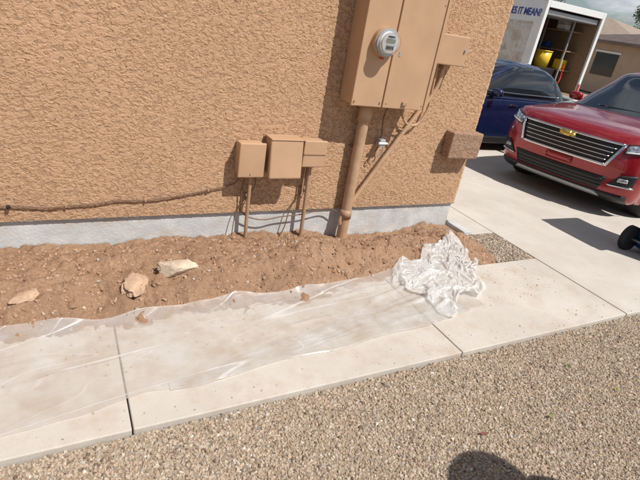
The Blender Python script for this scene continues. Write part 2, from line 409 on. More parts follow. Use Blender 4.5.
tube('wire',[(2.13,2.94,1.07),(2.12,2.96,.95),(2.135,2.955,.8),(2.12,2.96,.72),(2.07,2.975,.62),(2.09,2.975,.60)],.005,M_cable,c,seg=8)
tube('tail',[(2.15,2.95,.78),(2.17,2.955,.70),(2.15,2.965,.66)],.004,M_grey,c,seg=8)
w=empty('service_wire')
tube('loop',[(2.27,2.93,1.06),(2.28,2.955,.98),(2.36,2.955,.915),(2.45,2.955,.935),(2.505,2.955,1.05),(2.50,2.955,1.2),(2.49,2.95,1.38)],.009,M_pipe,w,seg=10)
tube('loop_thin',[(2.20,2.93,1.06),(2.21,2.96,.93),(2.30,2.96,.875),(2.40,2.965,.92)],.005,M_paint2,w,seg=8)
wc=empty('wall_cable')
pts=[(-1.2,2.985,.335),(-.8,2.985,.31),(-.33,2.985,.325),(-.1,2.985,.309),(0,2.985,.316),(.14,2.985,.322),(.3,2.985,.343),(.45,2.985,.339),(.6,2.985,.355),(.85,2.985,.40),(1.02,2.98,.445),(1.05,2.97,.50),(1.06,2.95,.53)]
tube('cable',pts,.0045,M_cable,wc,seg=8); box('splice',(-.30,2.968,.313),(-.28,2.99,.333),M_black,wc,bev=.004)
for k,(x,z) in enumerate(((0,.316),(.45,.339),(.85,.40))): box('cable_clip_%d'%k,(x-.006,2.975,z-.008),(x+.006,2.992,z+.008),M_paint2,wc,bev=.002)
tube('cable_low',[(1.09,2.96,.53),(1.08,2.97,.35),(1.11,2.97,.22),(1.25,2.965,.17),(1.40,2.97,.185),(1.60,2.97,.20),(1.78,2.965,.24),(1.88,2.96,.2)],.0045,M_cable,wc,seg=8)
tube('cable_low_2',[(1.55,2.96,.60),(1.54,2.97,.4),(1.47,2.975,.25),(1.44,2.97,.1),(1.40,2.96,.02)],.004,M_cable,wc,seg=8)
tube('cable_low_3',[(1.16,2.96,.53),(1.17,2.975,.42),(1.06,2.975,.25),(1.03,2.96,.05)],.0035,M_cable,wc,seg=8)

# ------------------------------------------------------------------ dirt bed
def fr(x,y,z,s,o=4): return noise.fractal(Vector((x*s,y*s,z)),.9,2.1,o)
def dirt_h(x,y,detail=True):
    edge=2.14+.05*noise.noise(Vector((x*1.3,3.1,0)))+.05*noise.noise(Vector((x*5,1,0)))
    edge+= .16*sst(1.4,2.1,x)
    b=.15*sst(edge-.03,edge+.34,y)*(1-.62*sst(2.60,2.97,y))
    b-=.065*sst(1.6,1.95,x)*(1-sst(2.5,2.9,x))*sst(2.45,2.75,y)
    b+=.040*math.exp(-((x-2.2)**2/.08+(y-2.64)**2/.008))
    b+=.035*noise.noise(Vector((x*2.2,y*3,4)))*sst(edge,edge+.2,y)
    b*=1-.75*sst(2.75,3.12,x)
    n_=0
    if detail: n_=fr(x,y,0,3.5)*.028+fr(x,y,5,14)*.020+fr(x,y,9,40,3)*.009
    n_*=1-.7*sst(2.9,3.1,x)
    return b-.012+n_*sst(edge-.12,edge+.12,y)+ (-.02 if y<edge-.1 else 0)
xs=np.arange(-1.3,3.105,.0095); ys=np.arange(1.98,3.021,.0095)
P=np.zeros((len(xs),len(ys),3))
for i,x in enumerate(xs):
    for j,y in enumerate(ys):
        P[i,j]=(x,y,dirt_h(x,y))
dirt=grid_np('dirt_bed',P,M_dirt)
mesh_obj('dirt_bed_far',[(-9,2.31,-.01),(-1.3,2.31,-.01),(-1.3,3.021,.05),(-9,3.021,.05),(-9,2.6,.08),(-1.3,2.6,.09)],[(0,1,5,4),(4,5,2,3)],M_dirt)

def rock(name,loc,size,mat,seed,rot=0):
    bm=bmesh.new(); bmesh.ops.create_icosphere(bm,subdivisions=4,radius=1)
    for v in bm.verts:
        p=v.co.copy(); d=1+.42*noise.noise(p*1.1+Vector((seed,0,0)))+.20*noise.noise(p*2.6+Vector((seed,4,0)))+.09*noise.noise(p*7+Vector((seed,9,0)))
        q=p*d
        for k in range(6):
            rnd=random.Random(seed*10+k); nn=Vector((rnd.uniform(-1,1),rnd.uniform(-1,1),rnd.uniform(-.3,1))).normalized(); t=q.dot(nn)
            if t>.78: q-=nn*(t-.78)*.85
        v.co=Vector((q.x*size[0],q.y*size[1],q.z*size[2]))
    o=bm_obj(name,bm,mat,None,False); o.location=loc; o.rotation_euler=(0,0,rot); return o
M_tanrock=simple('tan_rock',(.46,.31,.21),.95,0,.25,20,bump=.9)
def onr(x,y,k=0.008): return (x,y,dirt_h(x,y)+k)
rock('rock',onr(.545,2.44,.02),(.105,.055,.048),M_rock,3,.15)
rock('rock',onr(.30,2.39),(.065,.10,.042),M_tanrock,5,-.3)
rock('rock',onr(.42,2.38,0),(.032,.028,.022),M_dirt,8)
rock('rock',onr(-.20,2.37,0),(.075,.045,.022),M_tanrock,11,.4)
rr_=random.Random(5)
for k in range(16):
    x=rr_.uniform(-.4,2.7); y=rr_.uniform(2.30,2.9); s=rr_.uniform(.012,.027)
    rock('clod',onr(x,y,0.0),(s*rr_.uniform(.9,1.5),s,s*.8),M_dirt,20+k,rr_.uniform(0,6))

# ------------------------------------------------------------------ scattering
def scatter(obj,dens,rmin,rmax,power,mat,seed,keep=True):
    ng=bpy.data.node_groups.new('scatter_%d'%seed,'GeometryNodeTree')
    ng.interface.new_socket('Geometry',in_out='INPUT',socket_type='NodeSocketGeometry')
    ng.interface.new_socket('Geometry',in_out='OUTPUT',socket_type='NodeSocketGeometry')
    N=ng.nodes; L=ng.links.new
    gi=N.new('NodeGroupInput'); go=N.new('NodeGroupOutput')
    dp=N.new('GeometryNodeDistributePointsOnFaces'); dp.inputs['Density'].default_value=dens; dp.inputs['Seed'].default_value=seed
    L(gi.outputs[0],dp.inputs[0])
    jv=N.new('GeometryNodeJoinGeometry')
    for k in range(5):
        ic=N.new('GeometryNodeMeshIcoSphere'); ic.inputs['Radius'].default_value=1; ic.inputs['Subdivisions'].default_value=2
        sp=N.new('GeometryNodeSetPosition'); tn=N.new('ShaderNodeTexNoise'); tn.noise_dimensions='4D'
        tn.inputs['Scale'].default_value=1.1; tn.inputs['W'].default_value=k*7.3+seed; tn.inputs['Detail'].default_value=1
        po=N.new('GeometryNodeInputPosition'); L(po.outputs[0],tn.inputs['Vector'])
        sb=N.new('ShaderNodeVectorMath'); sb.operation='SUBTRACT'; sb.inputs[1].default_value=(.5,.5,.5); L(tn.outputs['Color'],sb.inputs[0])
        sc=N.new('ShaderNodeVectorMath'); sc.operation='SCALE'; sc.inputs['Scale'].default_value=2.0; L(sb.outputs[0],sc.inputs[0])
        L(ic.outputs[0],sp.inputs[0]); L(sc.outputs[0],sp.inputs['Offset'])
        sm=N.new('GeometryNodeSetMaterial'); sm.inputs['Material'].default_value=mat; L(sp.outputs[0],sm.inputs[0])
        gt=N.new('GeometryNodeGeometryToInstance'); L(sm.outputs[0],gt.inputs[0]); L(gt.outputs[0],jv.inputs[0])
    ip=N.new('GeometryNodeInstanceOnPoints'); L(dp.outputs[0],ip.inputs['Points']); L(jv.outputs[0],ip.inputs['Instance']); ip.inputs['Pick Instance'].default_value=True
    rr=N.new('FunctionNodeRandomValue'); rr.data_type='FLOAT_VECTOR'; rr.inputs[1].default_value=(6.28,6.28,6.28); rr.inputs['Seed'].default_value=seed+1
    L(rr.outputs[0],ip.inputs['Rotation'])
    rs=N.new('FunctionNodeRandomValue'); rs.data_type='FLOAT'; rs.inputs['Seed'].default_value=seed+2
    pw=N.new('ShaderNodeMath'); pw.operation='POWER'; pw.inputs[1].default_value=power; L(rs.outputs[1],pw.inputs[0])
    mr=N.new('ShaderNodeMapRange'); mr.inputs[3].default_value=rmin; mr.inputs[4].default_value=rmax; L(pw.outputs[0],mr.inputs[0])
    rv=N.new('FunctionNodeRandomValue'); rv.data_type='FLOAT_VECTOR'; rv.inputs[0].default_value=(.75,.6,.5); rv.inputs[1].default_value=(1.25,1.0,.85); rv.inputs['Seed'].default_value=seed+3
    vs=N.new('ShaderNodeVectorMath'); vs.operation='SCALE'; L(rv.outputs[0],vs.inputs[0]); L(mr.outputs[0],vs.inputs['Scale']); L(vs.outputs[0],ip.inputs['Scale'])
    st=N.new('GeometryNodeStoreNamedAttribute'); st.domain='INSTANCE'; st.data_type='FLOAT'; st.inputs['Name'].default_value='rnd'
    rc=N.new('FunctionNodeRandomValue'); rc.data_type='FLOAT'; rc.inputs['Seed'].default_value=seed+4
    L(ip.outputs[0],st.inputs[0]); L(rc.outputs[1],st.inputs['Value'])
    if keep:
        jo=N.new('GeometryNodeJoinGeometry'); L(gi.outputs[0],jo.inputs[0]); L(st.outputs[0],jo.inputs[0]); L(jo.outputs[0],go.inputs[0])
    else: L(st.outputs[0],go.inputs[0])
    m=obj.modifiers.new('scatter%d'%seed,'NODES'); m.node_group=ng

# ------------------------------------------------------------------ plastic sheet (draped with a short cloth simulation)
def base_h(x,y): return max(0.0,dirt_h(x,y,False)+.018*sst(2.1,2.3,y))
def interp(x,tab):
    for (a,b),(c,d) in zip(tab[:-1],tab[1:]):
        if x<=c: 
            t=(x-a)/(c-a) if x>a else 0; return b+(d-b)*t
    return tab[-1][1]
front=[(-1.8,1.55),(-.27,1.575),(.0,1.60),(.25,1.66),(.5,1.625),(.75,1.67),(1.2,1.72),(1.93,1.78),(2.5,1.86)]
back=[(-1.8,2.20),(.0,2.22),(.6,2.23),(1.2,2.22),(1.7,2.28),(2.5,2.42)]
ps=empty('plastic_sheet')
cxs=np.arange(-2.0,3.7,.045); cys=np.arange(1.35,3.0,.045)
P=np.array([[(x,y,base_h(x,y)) for y in cys] for x in cxs]); tmp=grid_np('tmp_collider',P,M_dirt)
tmp.modifiers.new('c','COLLISION'); tmp.collision.thickness_outer=.004; tmp.collision.cloth_friction=25
def cloth(o,bend,selfc,q=5):
    md=o.modifiers.new('cloth','CLOTH'); s=md.settings; s.quality=q; s.mass=.08; s.tension_stiffness=15; s.compression_stiffness=15; s.shear_stiffness=5; s.bending_stiffness=bend; s.air_damping=1.5
    cs=md.collision_settings; cs.use_collision=True; cs.distance_min=.003; cs.use_self_collision=selfc; cs.self_distance_min=.004; cs.collision_quality=2; cs.self_friction=8
nu,nv=104,64
P=np.zeros((nu,nv,3)); a=.44
for i in range(nu):
    for j in range(nv):
        u=i/(nu-1)*2-1; v=j/(nv-1)*2-1
        vv=v*(1+.2*noise.noise(Vector((u*2,3,v*.5)))); ww=.33-.02*u
        x=2.44+.57*u*math.cos(a)-ww*vv*math.sin(a)*.6; y=2.19+.50*u*math.sin(a)+ww*vv*math.cos(a)
        x+=.06*noise.noise(Vector((u*3,v*3,4))); y+=.05*noise.noise(Vector((u*3,v*3,9)))
        rx=x*math.cos(.35)+y*math.sin(.35); ry=-x*math.sin(.35)+y*math.cos(.35)
        z=base_h(x,y)+.10+.095*noise.noise(Vector((rx*2.8,ry*6.0,2)))+.045*noise.noise(Vector((rx*7,ry*11,5)))+.02
        P[i,j]=(x,y,z)
heap=grid_np('bunched_end',P,M_clump,ps); cloth(heap,.02,True)
nu,nv=190,34
P=np.zeros((nu,nv,3))
for i in range(nu):
    x=-1.8+4.25*i/(nu-1); y0=interp(x,front)+.012*noise.noise(Vector((x*6,0,2))); y1=interp(x,back)+.05*noise.noise(Vector((x*3,0,7)))
    k=sst(.2,2.2,x)
    for j in range(nv):
        t=j/(nv-1); y=y0+(y1-y0)*t
        z=base_h(x,y)+.02+(.040+.06*k)*(1+noise.noise(Vector((x*.9,(y-.17*x)*11,3))))*.5+(.010+.028*k)*noise.noise(Vector((x*3,(y-.2*x)*14,6)))
        P[i,j]=(x,y,z)
longs=grid_np('long_sheet',P,M_sheet,ps); cloth(longs,.01,False)
nu,nv=110,18
P=np.zeros((nu,nv,3))
for i in range(nu):
    f=i/(nu-1); x=.35+1.95*f
    for j in range(nv):
        t=j/(nv-1); y=1.625+.16*f+(.06+.28*f)*t+.01*math.sin(x*9)
        z=base_h(x,y)+.07+.07*(1+noise.noise(Vector((x*1.3,(y-.17*x)*16,13))))*(.3+.7*f)
        P[i,j]=(x,y,z)
flap=grid_np('loose_flap',P,M_sheet,ps); cloth(flap,.01,False)
SC.frame_start=1; SC.frame_end=60
t0=time.time()
for f in range(1,41):
    SC.frame_set(f)
    if time.time()-t0>100: break
dg=bpy.context.evaluated_depsgraph_get()
for o,dz in ((heap,.003),(longs,0),(flap,.003)):
    me=bpy.data.meshes.new_from_object(o.evaluated_get(dg)); o.modifiers.clear(); o.data=me
    for v in me.vertices: v.co.z=max(v.co.z,base_h(v.co.x,v.co.y)+.002)+dz
    sb=o.modifiers.new('s','SUBSURF'); sb.levels=1; sb.render_levels=1
bpy.data.objects.remove(tmp)
SC.frame_set(1)

gv=mesh_obj('gravel_bed',[(-.9,.0,-.034),(4.6,.0,-.034),(4.6,1.462,-.030),(-.9,1.462,-.030)],[(0,1,2,3)],M_gg)
scatter(gv,19000,.0028,.0095,1.5,M_grav,11)
gp=mesh_obj('gravel_patch',[(3.06,2.305,-.004),(3.49,2.305,-.004),(3.49,2.78,-.002),(3.08,2.78,.0)],[(0,1,2,3)],M_gg)
scatter(gp,11000,.004,.010,1.2,M_grav2,31)
xs2=np.arange(-.9,3.08,.05); ys2=np.arange(2.16,3.0,.04)
P=np.zeros((len(xs2),len(ys2),3))
for i,x in enumerate(xs2):
    for j,y in enumerate(ys2): P[i,j]=(x,y,dirt_h(x,y)-.003)
cl=grid_np('dirt_clods',P,M_dirt)
scatter(cl,4200,.0018,.013,4.0,M_clod,51,False)
P=np.zeros((60,4,3))
for i,x in enumerate(np.linspace(-.8,3.4,60)):
    for j,y in enumerate(np.linspace(1.8,2.26,4)): P[i,j]=(x,y,.0008)
cr=grid_np('soil_crumbs',P,M_conc)
scatter(cr,320,.0015,.0055,3.0,M_clod,61,False)
P=np.zeros((40,4,3))
for i,x in enumerate(np.linspace(-.8,4.2,40)):
    for j,y in enumerate(np.linspace(1.475,1.62,4)): P[i,j]=(x,y,.0006+tz(x))
cr=grid_np('stray_gravel',P,M_conc)
scatter(cr,110,.002,.0055,1.5,M_grav,71,False)

# ------------------------------------------------------------------ cars
def crom(P,res):
    Q=[];P=[np.array(p,float) for p in P]
    for i in range(len(P)-1):
        a=P[max(i-1,0)];b=P[i];c=P[i+1];d=P[min(i+2,len(P)-1)]
        for k in range(res):
            t=k/res; Q.append(.5*((2*b)+(c-a)*t+(2*a-5*b+4*c-d)*t*t+(3*b-a-3*c+d)*t**3))
    Q.append(P[-1]); return np.array(Q)
def car(name,loc,yaw,pitch,rows,nf,nb,L,W,wheels,wr,gh,paintm,grille=None):
    e=empty(name,loc,yaw,pitch)
    res=5; Q=crom(rows,res); NF=nf*res; NB=nb*res
    npow=2.6
    def curl(u): return 1-(1-abs(u)**npow)**(1/npow) if abs(u)<1 else 1
    us=[math.sin(math.pi/2*s) for s in np.linspace(-1,1,41)]
    us=[math.copysign(abs(u)**.85,u) for u in us]
    P=np.zeros((len(Q),len(us),3))
    for i,(x,z,w_,dx,dz) in enumerate(Q):
        for j,u in enumerate(us):
            c=curl(u); P[i,j]=(x+dx*c,w_*u,z-dz*c)
    o=grid_np('skin',P,paintm,e)
    fr_=P[:NF+1,-1]; top=P[NF:NB+1,-1]; re=P[NB:,-1][::-1]
    def samp(C,v):
        t=v*(len(C)-1); i=min(int(t),len(C)-2); return C[i]+(C[i+1]-C[i])*(t-i)
    nxs,nv=150,26
    for sgn,nm in ((1,'side_left'),(-1,'side_right')):
        G=np.zeros((nxs,nv,3))
        for i in range(nxs):
            s=i/(nxs-1)
            for j in range(nv):
                v=j/(nv-1)
                A=samp(fr_,v); B=samp(re,v); T=samp(top,s)
                x=A[0]*(1-s)+B[0]*s
                if j==nv-1: x=T[0]
                else:
                    xl=top[0][0]*(1-s)+top[-1][0]*s; x+=(T[0]-xl)*v
                zb=A[2]*(1-s)+B[2]*s; zl=top[0][2]*(1-s)+top[-1][2]*s
                z=zb+(T[2]-zl)*v
                yb=A[1]*(1-s)+B[1]*s; wl=top[0][1]*(1-s)+top[-1][1]*s
                y=yb+(T[1]-wl)*v
                bul=min(1,s*9,(1-s)*9)
                y+= bul*((W/2-y)*(math.sin(math.pi*min(1,(v*.95+.12)))**.7) -.012*math.exp(-((v-.62)/.05)**2)+.0)
                for wx in wheels:
                    dd=math.hypot(x-wx,z-wr); y+=.022*math.exp(-((dd-wr*1.12)/.05)**2)
                G[i,j]=(x,y*sgn,z)
        bm=bmesh.new(); vs=[[bm.verts.new(G[i,j]) for j in range(nv)] for i in range(nxs)]
        R_=wr*1.15
        inside={}
        for i in range(nxs):
            for j in range(nv):
                c=vs[i][j].co; inside[(i,j)]=any(math.hypot(c.x-wx,c.z-wr)<R_ for wx in wheels)
        for i in range(nxs-1):
            for j in range(nv-1):
                k=[(i,j),(i+1,j),(i+1,j+1),(i,j+1)]
                if all(inside[q] for q in k): continue
                bm.faces.new([vs[a][b] for a,b in (k if sgn<0 else k[::-1])])
        for (i,j),f in inside.items():
            if f:
                c=vs[i][j].co
                for wx in wheels:
                    dx_,dz_=c.x-wx,c.z-wr; dd=math.hypot(dx_,dz_)
                    if 1e-5<dd<R_: c.x=wx+dx_*R_/dd; c.z=wr+dz_*R_/dd
        loose=[v for v in bm.verts if not v.link_faces]; bmesh.ops.delete(bm,geom=loose,context='VERTS')
        bm_obj(nm,bm,paintm,e,True)
        box('sill_'+nm,(wheels[0]+R_,min(sgn*(W/2-.10),sgn*(W/2+.004)),rows[0][1]-.02),(wheels[1]-R_,max(sgn*(W/2-.10),sgn*(W/2+.004)),rows[0][1]+.10),M_black,e,bev=.02)
        for wi,wx in enumerate(wheels):
            yo=sgn*(W/2-.02); yi=sgn*(W/2-.24)
            prof=[(wr*.66,0),(wr*.9,.0),(wr*.985,.02),(wr,.05),(wr,.17),(wr*.985,.2),(wr*.9,.22),(wr*.66,.22)]
            V=[];F=[];sg=48
            for (rr,yy) in prof:
                for k in range(sg):
                    a=2*math.pi*k/sg; V.append((wx+rr*math.cos(a),yo-sgn*yy,wr+rr*math.sin(a)))
            for q in range(len(prof)-1):
                for k in range(sg): F.append((q*sg+k,q*sg+(k+1)%sg,(q+1)*sg+(k+1)%sg,(q+1)*sg+k))
            mesh_obj('tyre_%s_%d'%(nm,wi),V,F,M_rubber,e,smooth=True)
            cyl('rim_%s_%d'%(nm,wi),(wx,yo-sgn*.05,wr),(wx,yo-sgn*.09,wr),wr*.67,M_black,e,32)
            for k in range(5):
                a=2*math.pi*k/5+.3
                p1=Vector((wx+wr*.64*math.cos(a),yo-sgn*.015,wr+wr*.64*math.sin(a)))
                cyl('spoke_%s_%d_%d'%(nm,wi,k),(wx,yo-sgn*.03,wr),p1,.035,M_alloy,e,8,.022)
            cyl('hubcap_%s_%d'%(nm,wi),(wx,yo-sgn*.05,wr),(wx,yo-sgn*.008,wr),.055,M_alloy,e,20)
            V=[];F=[]
            for (rr,yy) in ((.69,.0),(.64,-.004),(.62,.03)):
                for k in range(sg):
                    a=2*math.pi*k/sg; V.append((wx+wr*rr*math.cos(a),yo-sgn*yy,wr+wr*rr*math.sin(a)))
            for q in range(2):
                for k in range(sg): F.append((q*sg+k,q*sg+(k+1)%sg,(q+1)*sg+(k+1)%sg,(q+1)*sg+k))
            mesh_obj('rim_lip_%s_%d'%(nm,wi),V,F,M_alloy,e,smooth=True)
    box('underbody',(.55,-W/2+.26,rows[0][1]-.01),(L-.5,W/2-.26,rows[nf][1]-.12),M_black,e)
    box('floor_pan',(wheels[0]+wr*1.2,-W/2+.05,rows[0][1]+.01),(wheels[1]-wr*1.2,W/2-.05,rows[0][1]+.05),M_black,e)
    rings=gh['rings']; NR=72; V=[];F=[];mi=[]
    def rp(rg,k):
        xa,xb,hw,z=rg; a=2*math.pi*k/NR; ca,sa=math.cos(a),math.sin(a); p=2/gh.get('pw',5.5)
        return ((xa+xb)/2+(xb-xa)/2*math.copysign(abs(ca)**p,ca), hw*math.copysign(abs(sa)**p,sa), z)
    RR=crom(rings,4)
    for rg in RR:
        for k in range(NR): V.append(rp(rg,k))
    for q in range(len(RR)-1):
        for k in range(NR):
            F.append((q*NR+k,q*NR+(k+1)%NR,(q+1)*NR+(k+1)%NR,(q+1)*NR+k))
            a=2*math.pi*(k+.5)/NR; ca,sa=abs(math.cos(a)),abs(math.sin(a))
            deg=math.degrees(math.atan2(sa,ca))
            xmid=rp(RR[q],k)[0]
            pil = 33<deg<52
            top_=q>=len(RR)-3
            bp=any(abs(xmid-bx)<.05 for bx in gh['bp']) and deg>=52
            mi.append(0 if (pil or top_) else (2 if (bp or q==0) else 1))
    base=(len(RR)-1)*NR; cxr=(RR[-1][0]+RR[-1][1])/2; prev=base; zt=RR[-1][3]
    for f_,dz in ((.93,.018),(.8,.034),(.5,.048),(.15,.053)):
        st=len(V)
        for k in range(NR):
            x,y,z=V[base+k]; V.append((cxr+(x-cxr)*f_,y*f_,zt+dz))
        for k in range(NR): F.append((prev+k,prev+(k+1)%NR,st+(k+1)%NR,st+k)); mi.append(0)
        prev=st
    F.append(tuple(prev+k for k in range(NR))); mi.append(0)
    mesh_obj('cabin',V,F,None,e,True,[paintm,M_glass,M_black],mi)
    for sgn in (1,-1):
        bm=bmesh.new(); bmesh.ops.create_cube(bm,size=1); bmesh.ops.subdivide_edges(bm,edges=list(bm.edges),cuts=2,use_grid_fill=True)
        for v in bm.verts:
            q=v.co*2; l=q.length; mxc=max(abs(q.x),abs(q.y),abs(q.z)); v.co=q/l*mxc*.6+q*.4*.8
        mxp=gh['mirror']
        bm.transform(Matrix.Translation((mxp[0],sgn*mxp[1],mxp[2]))@Matrix.Diagonal((.07,.115,.075,1)))
        mo=bm_obj('mirror_%d'%(sgn+1),bm,paintm,e,True); ss=mo.modifiers.new('s','SUBSURF'); ss.levels=1; ss.render_levels=1
        cyl('mirror_arm_%d'%(sgn+1),(mxp[0]+.05,sgn*(mxp[1]-.24),mxp[2]-.06),(mxp[0]+.02,sgn*(mxp[1]-.06),mxp[2]-.045),.028,M_black,e,10)
    Fr=Q[:NF+1]
    def S(y,z,off):
        zs_=Fr[:,1]; a=[np.interp(z,zs_,Fr[:,c]) for c in (0,2,3,4)]
        c=curl(min(.999,abs(y)/a[1])); c2=curl(min(.999,(abs(y)+.01)/a[1]))
        nxv=a[2]*(c2-c)/.01; nn=Vector((-1,math.copysign(nxv,y),.0)).normalized()
        return Vector((a[0]+a[2]*c,y,z))+nn*off
    def patch(nm,c00,c10,c11,c01,mat,off=.006,nu=24,nvv=6):
        V=[];F=[]
        for i in range(nu+1):
            u=i/nu
            for j in range(nvv+1):
                v=j/nvv
                y=(c00[0]*(1-u)+c10[0]*u)*(1-v)+(c01[0]*(1-u)+c11[0]*u)*v
                z=(c00[1]*(1-u)+c10[1]*u)*(1-v)+(c01[1]*(1-u)+c11[1]*u)*v
                V.append(S(y,z,off))
        for i in range(nu):
            for j in range(nvv):
                a=i*(nvv+1)+j; F.append((a,a+1,a+nvv+2,a+nvv+1))
        o=mesh_obj(nm,V,F,mat,e,smooth=True); s=o.modifiers.new('s','SOLIDIFY'); s.thickness=off*.9+.006; s.offset=0; return o
    if grille: grille(e,patch,S)
    return e

def suv_front(e,patch,S):
    patch('grille',(-.50,.605),(.50,.605),(.60,.845),(-.60,.845),M_black,.006)
    for k,z in enumerate((.655,.70,.745,.79)):
        hw=.50+.10*(z-.605)/.24-.02
        patch('grille_bar_%d'%k,(-hw,z-.003),(hw,z-.003),(hw,z+.003),(-hw,z+.003),M_chrome,.015,30,1)
    patch('chrome_bottom',(-.50,.588),(.50,.588),(.515,.616),(-.515,.616),M_chrome,.022,30,2)
    patch('chrome_top',(-.60,.838),(.60,.838),(.62,.858),(-.62,.858),M_chrome,.016,30,2)
    for s in (1,-1):
        patch('chrome_end_%d'%(s+1),(s*.50,.59),(s*.53,.59),(s*.625,.85),(s*.595,.85),M_chrome,.020,4,6)
        patch('headlight_%d'%(s+1),(s*.64,.775),(s*.865,.815),(s*.875,.905),(s*.645,.852),M_lamp,.010,12,4)
        patch('headlight_bezel_%d'%(s+1),(s*.625,.755),(s*.872,.795),(s*.88,.915),(s*.635,.864),M_black,.005,12,4)
        patch('drl_%d'%(s+1),(s*.65,.772),(s*.86,.808),(s*.86,.822),(s*.65,.786),M_white,.016,12,1)
        patch('fog_pocket_%d'%(s+1),(s*.60,.40),(s*.82,.42),(s*.84,.56),(s*.70,.53),M_black,.007,10,4)
        patch('fog_chrome_%d'%(s+1),(s*.60,.39),(s*.83,.405),(s*.83,.42),(s*.60,.405),M_chrome,.014,10,1)
        patch('fog_lamp_%d'%(s+1),(s*.68,.455),(s*.77,.46),(s*.77,.50),(s*.68,.495),M_lamp,.015,4,2)
    patch('lower_intake',(-.52,.315),(.52,.315),(.58,.47),(-.58,.47),M_black,.006)
    for k,z in enumerate((.36,.40,.44)):
        patch('intake_bar_%d'%k,(-.54,z-.003),(.54,z-.003),(.54,z+.003),(-.54,z+.003),M_black,.012,24,1)
    patch('lower_trim',(-.80,.205),(.80,.205),(.80,.30),(-.80,.30),M_black,.005,30,2)
    patch('skid_plate',(-.55,.235),(.55,.235),(.50,.28),(-.50,.28),M_grey,.010,20,2)
    patch('plate_base',(-.16,.50),(.16,.50),(.16,.575),(-.16,.575),M_red,.012,6,2)
    patch('badge_h',(-.10,.80),(.085,.80),(.10,.835),(-.085,.835),M_gold,.034,6,2)
    patch('badge_v',(-.045,.787),(.038,.787),(.045,.848),(-.038,.848),M_gold,.036,4,2)
suv_rows=[(.16,.20,.83,.30,0),(.08,.25,.86,.34,0),(.03,.38,.89,.38,0),(.01,.52,.905,.40,0),(.0,.62,.91,.42,0),(.02,.76,.905,.44,0),(.06,.87,.895,.44,0),(.12,.935,.885,.42,.0),
 (.22,.975,.88,.34,.03),(.50,1.015,.875,.20,.07),(.85,1.05,.87,.08,.09),(1.25,1.085,.865,.0,.09),(2.0,1.10,.865,0,.07),(3.0,1.12,.865,0,.06),(3.9,1.15,.86,0,.06),(4.35,1.16,.84,-.05,.06),
 (4.56,1.10,.83,-.20,.02),(4.62,.9,.86,-.25,0),(4.65,.6,.88,-.25,0),(4.60,.38,.87,-.22,0),(4.5,.24,.84,-.2,0)]
suv=car('red_suv',(5.26,3.68,tz(5.7)),math.radians(11),math.radians(1.6),suv_rows,7,15,4.65,1.84,(.93,3.66),.36,
 dict(rings=[(1.22,4.50,.80,1.06),(1.60,4.42,.775,1.22),(2.05,4.30,.71,1.42),(2.32,4.20,.66,1.56),(2.45,4.12,.60,1.605)],bp=(2.65,3.5),mirror=(1.95,.95,1.15)),M_red,suv_front)
for s in (1,-1):
    tube('hood_crease_%d'%(s+1),[(.33,s*.50,.982),(.55,s*.54,1.000),(.9,s*.60,1.030),(1.2,s*.66,1.052)],.008,M_red,suv,seg=8)
    tube('wiper_%d'%(s+1),[(1.37,s*.05+.3,1.125),(1.42,s*.05-.05,1.14),(1.44,s*.05-.35,1.145)],.008,M_black,suv,seg=6)
sed_rows=[(.12,.20,.80,.30,0),(.04,.30,.85,.36,0),(.0,.45,.88,.42,0),(.01,.58,.885,.46,0),(.06,.68,.88,.48,0),
 (.16,.75,.87,.40,.02),(.45,.83,.865,.2,.05),(.95,.90,.86,.05,.07),(1.35,.94,.86,0,.06),(2.2,.95,.86,0,.04),(3.2,.96,.86,0,.04),(3.9,.99,.85,0,.05),(4.45,.985,.83,-.1,.05),
 (4.68,.94,.80,-.25,.02),(4.74,.78,.84,-.3,0),(4.78,.5,.86,-.3,0),(4.70,.32,.84,-.25,0),(4.6,.22,.8,-.2,0)]
sed=car('blue_sedan',(4.15,6.35,tz(5.5)),math.radians(5),math.radians(1.6),sed_rows,4,12,4.78,1.80,(.92,3.72),.33,
 dict(rings=[(1.25,4.15,.79,.92),(1.55,4.0,.765,1.06),(2.0,3.72,.69,1.27),(2.3,3.45,.62,1.38),(2.45,3.3,.56,1.41)],bp=(2.65,3.5),mirror=(1.75,.93,.98)),M_blue)
for s in (1,-1):
    tube('window_chrome_%d'%(s+1),[(1.5,s*.80,.985),(2.5,s*.81,.99),(3.6,s*.80,1.01)],.010,M_chrome,sed,seg=6)
    for i,x in enumerate((2.2,3.1)): box('door_handle_%d_%d'%(s+1,i),(x,s*.895-.012,.80),(x+.18,s*.895+.012,.825),M_chrome,sed,bev=.006)
    box('tail_lamp_%d'%(s+1),(4.40,s*.74-.07,.74),(4.60,s*.74+.07,.86),M_redp,sed,bev=.03)

# ------------------------------------------------------------------ truck
tk=empty('box_truck',(10.75,9.3,-.30),math.radians(-1))
tw,tl,fl,tp=2.25,4.6,.80,2.95
box('left_wall',(0,.03,fl),(.05,tl,tp),M_whitep,tk,bev=.005)
box('right_wall',(tw-.05,.03,fl),(tw,tl,tp),M_whitep,tk,bev=.005)
box('front_wall',(.051,tl-.05,fl),(tw-.051,tl,tp),M_grey,tk)
box('ceiling',(.051,.03,tp-.05),(tw-.051,tl-.051,tp),M_whitep,tk)
box('cargo_floor',(.051,.03,fl),(tw-.051,tl-.051,fl+.05),M_wood,tk)
box('liner_l',(.051,.06,fl+.051),(.065,tl-.06,tp-.06),M_wood,tk)
box('liner_r',(tw-.065,.06,fl+.051),(tw-.051,tl-.06,tp-.06),M_wood,tk)
box('rear_post_l',(-.01,-.03,fl-.05),(.09,.029,tp+.02),M_white,tk,bev=.008)
box('rear_post_r',(tw-.09,-.03,fl-.05),(tw+.01,.029,tp+.02),M_white,tk,bev=.008)
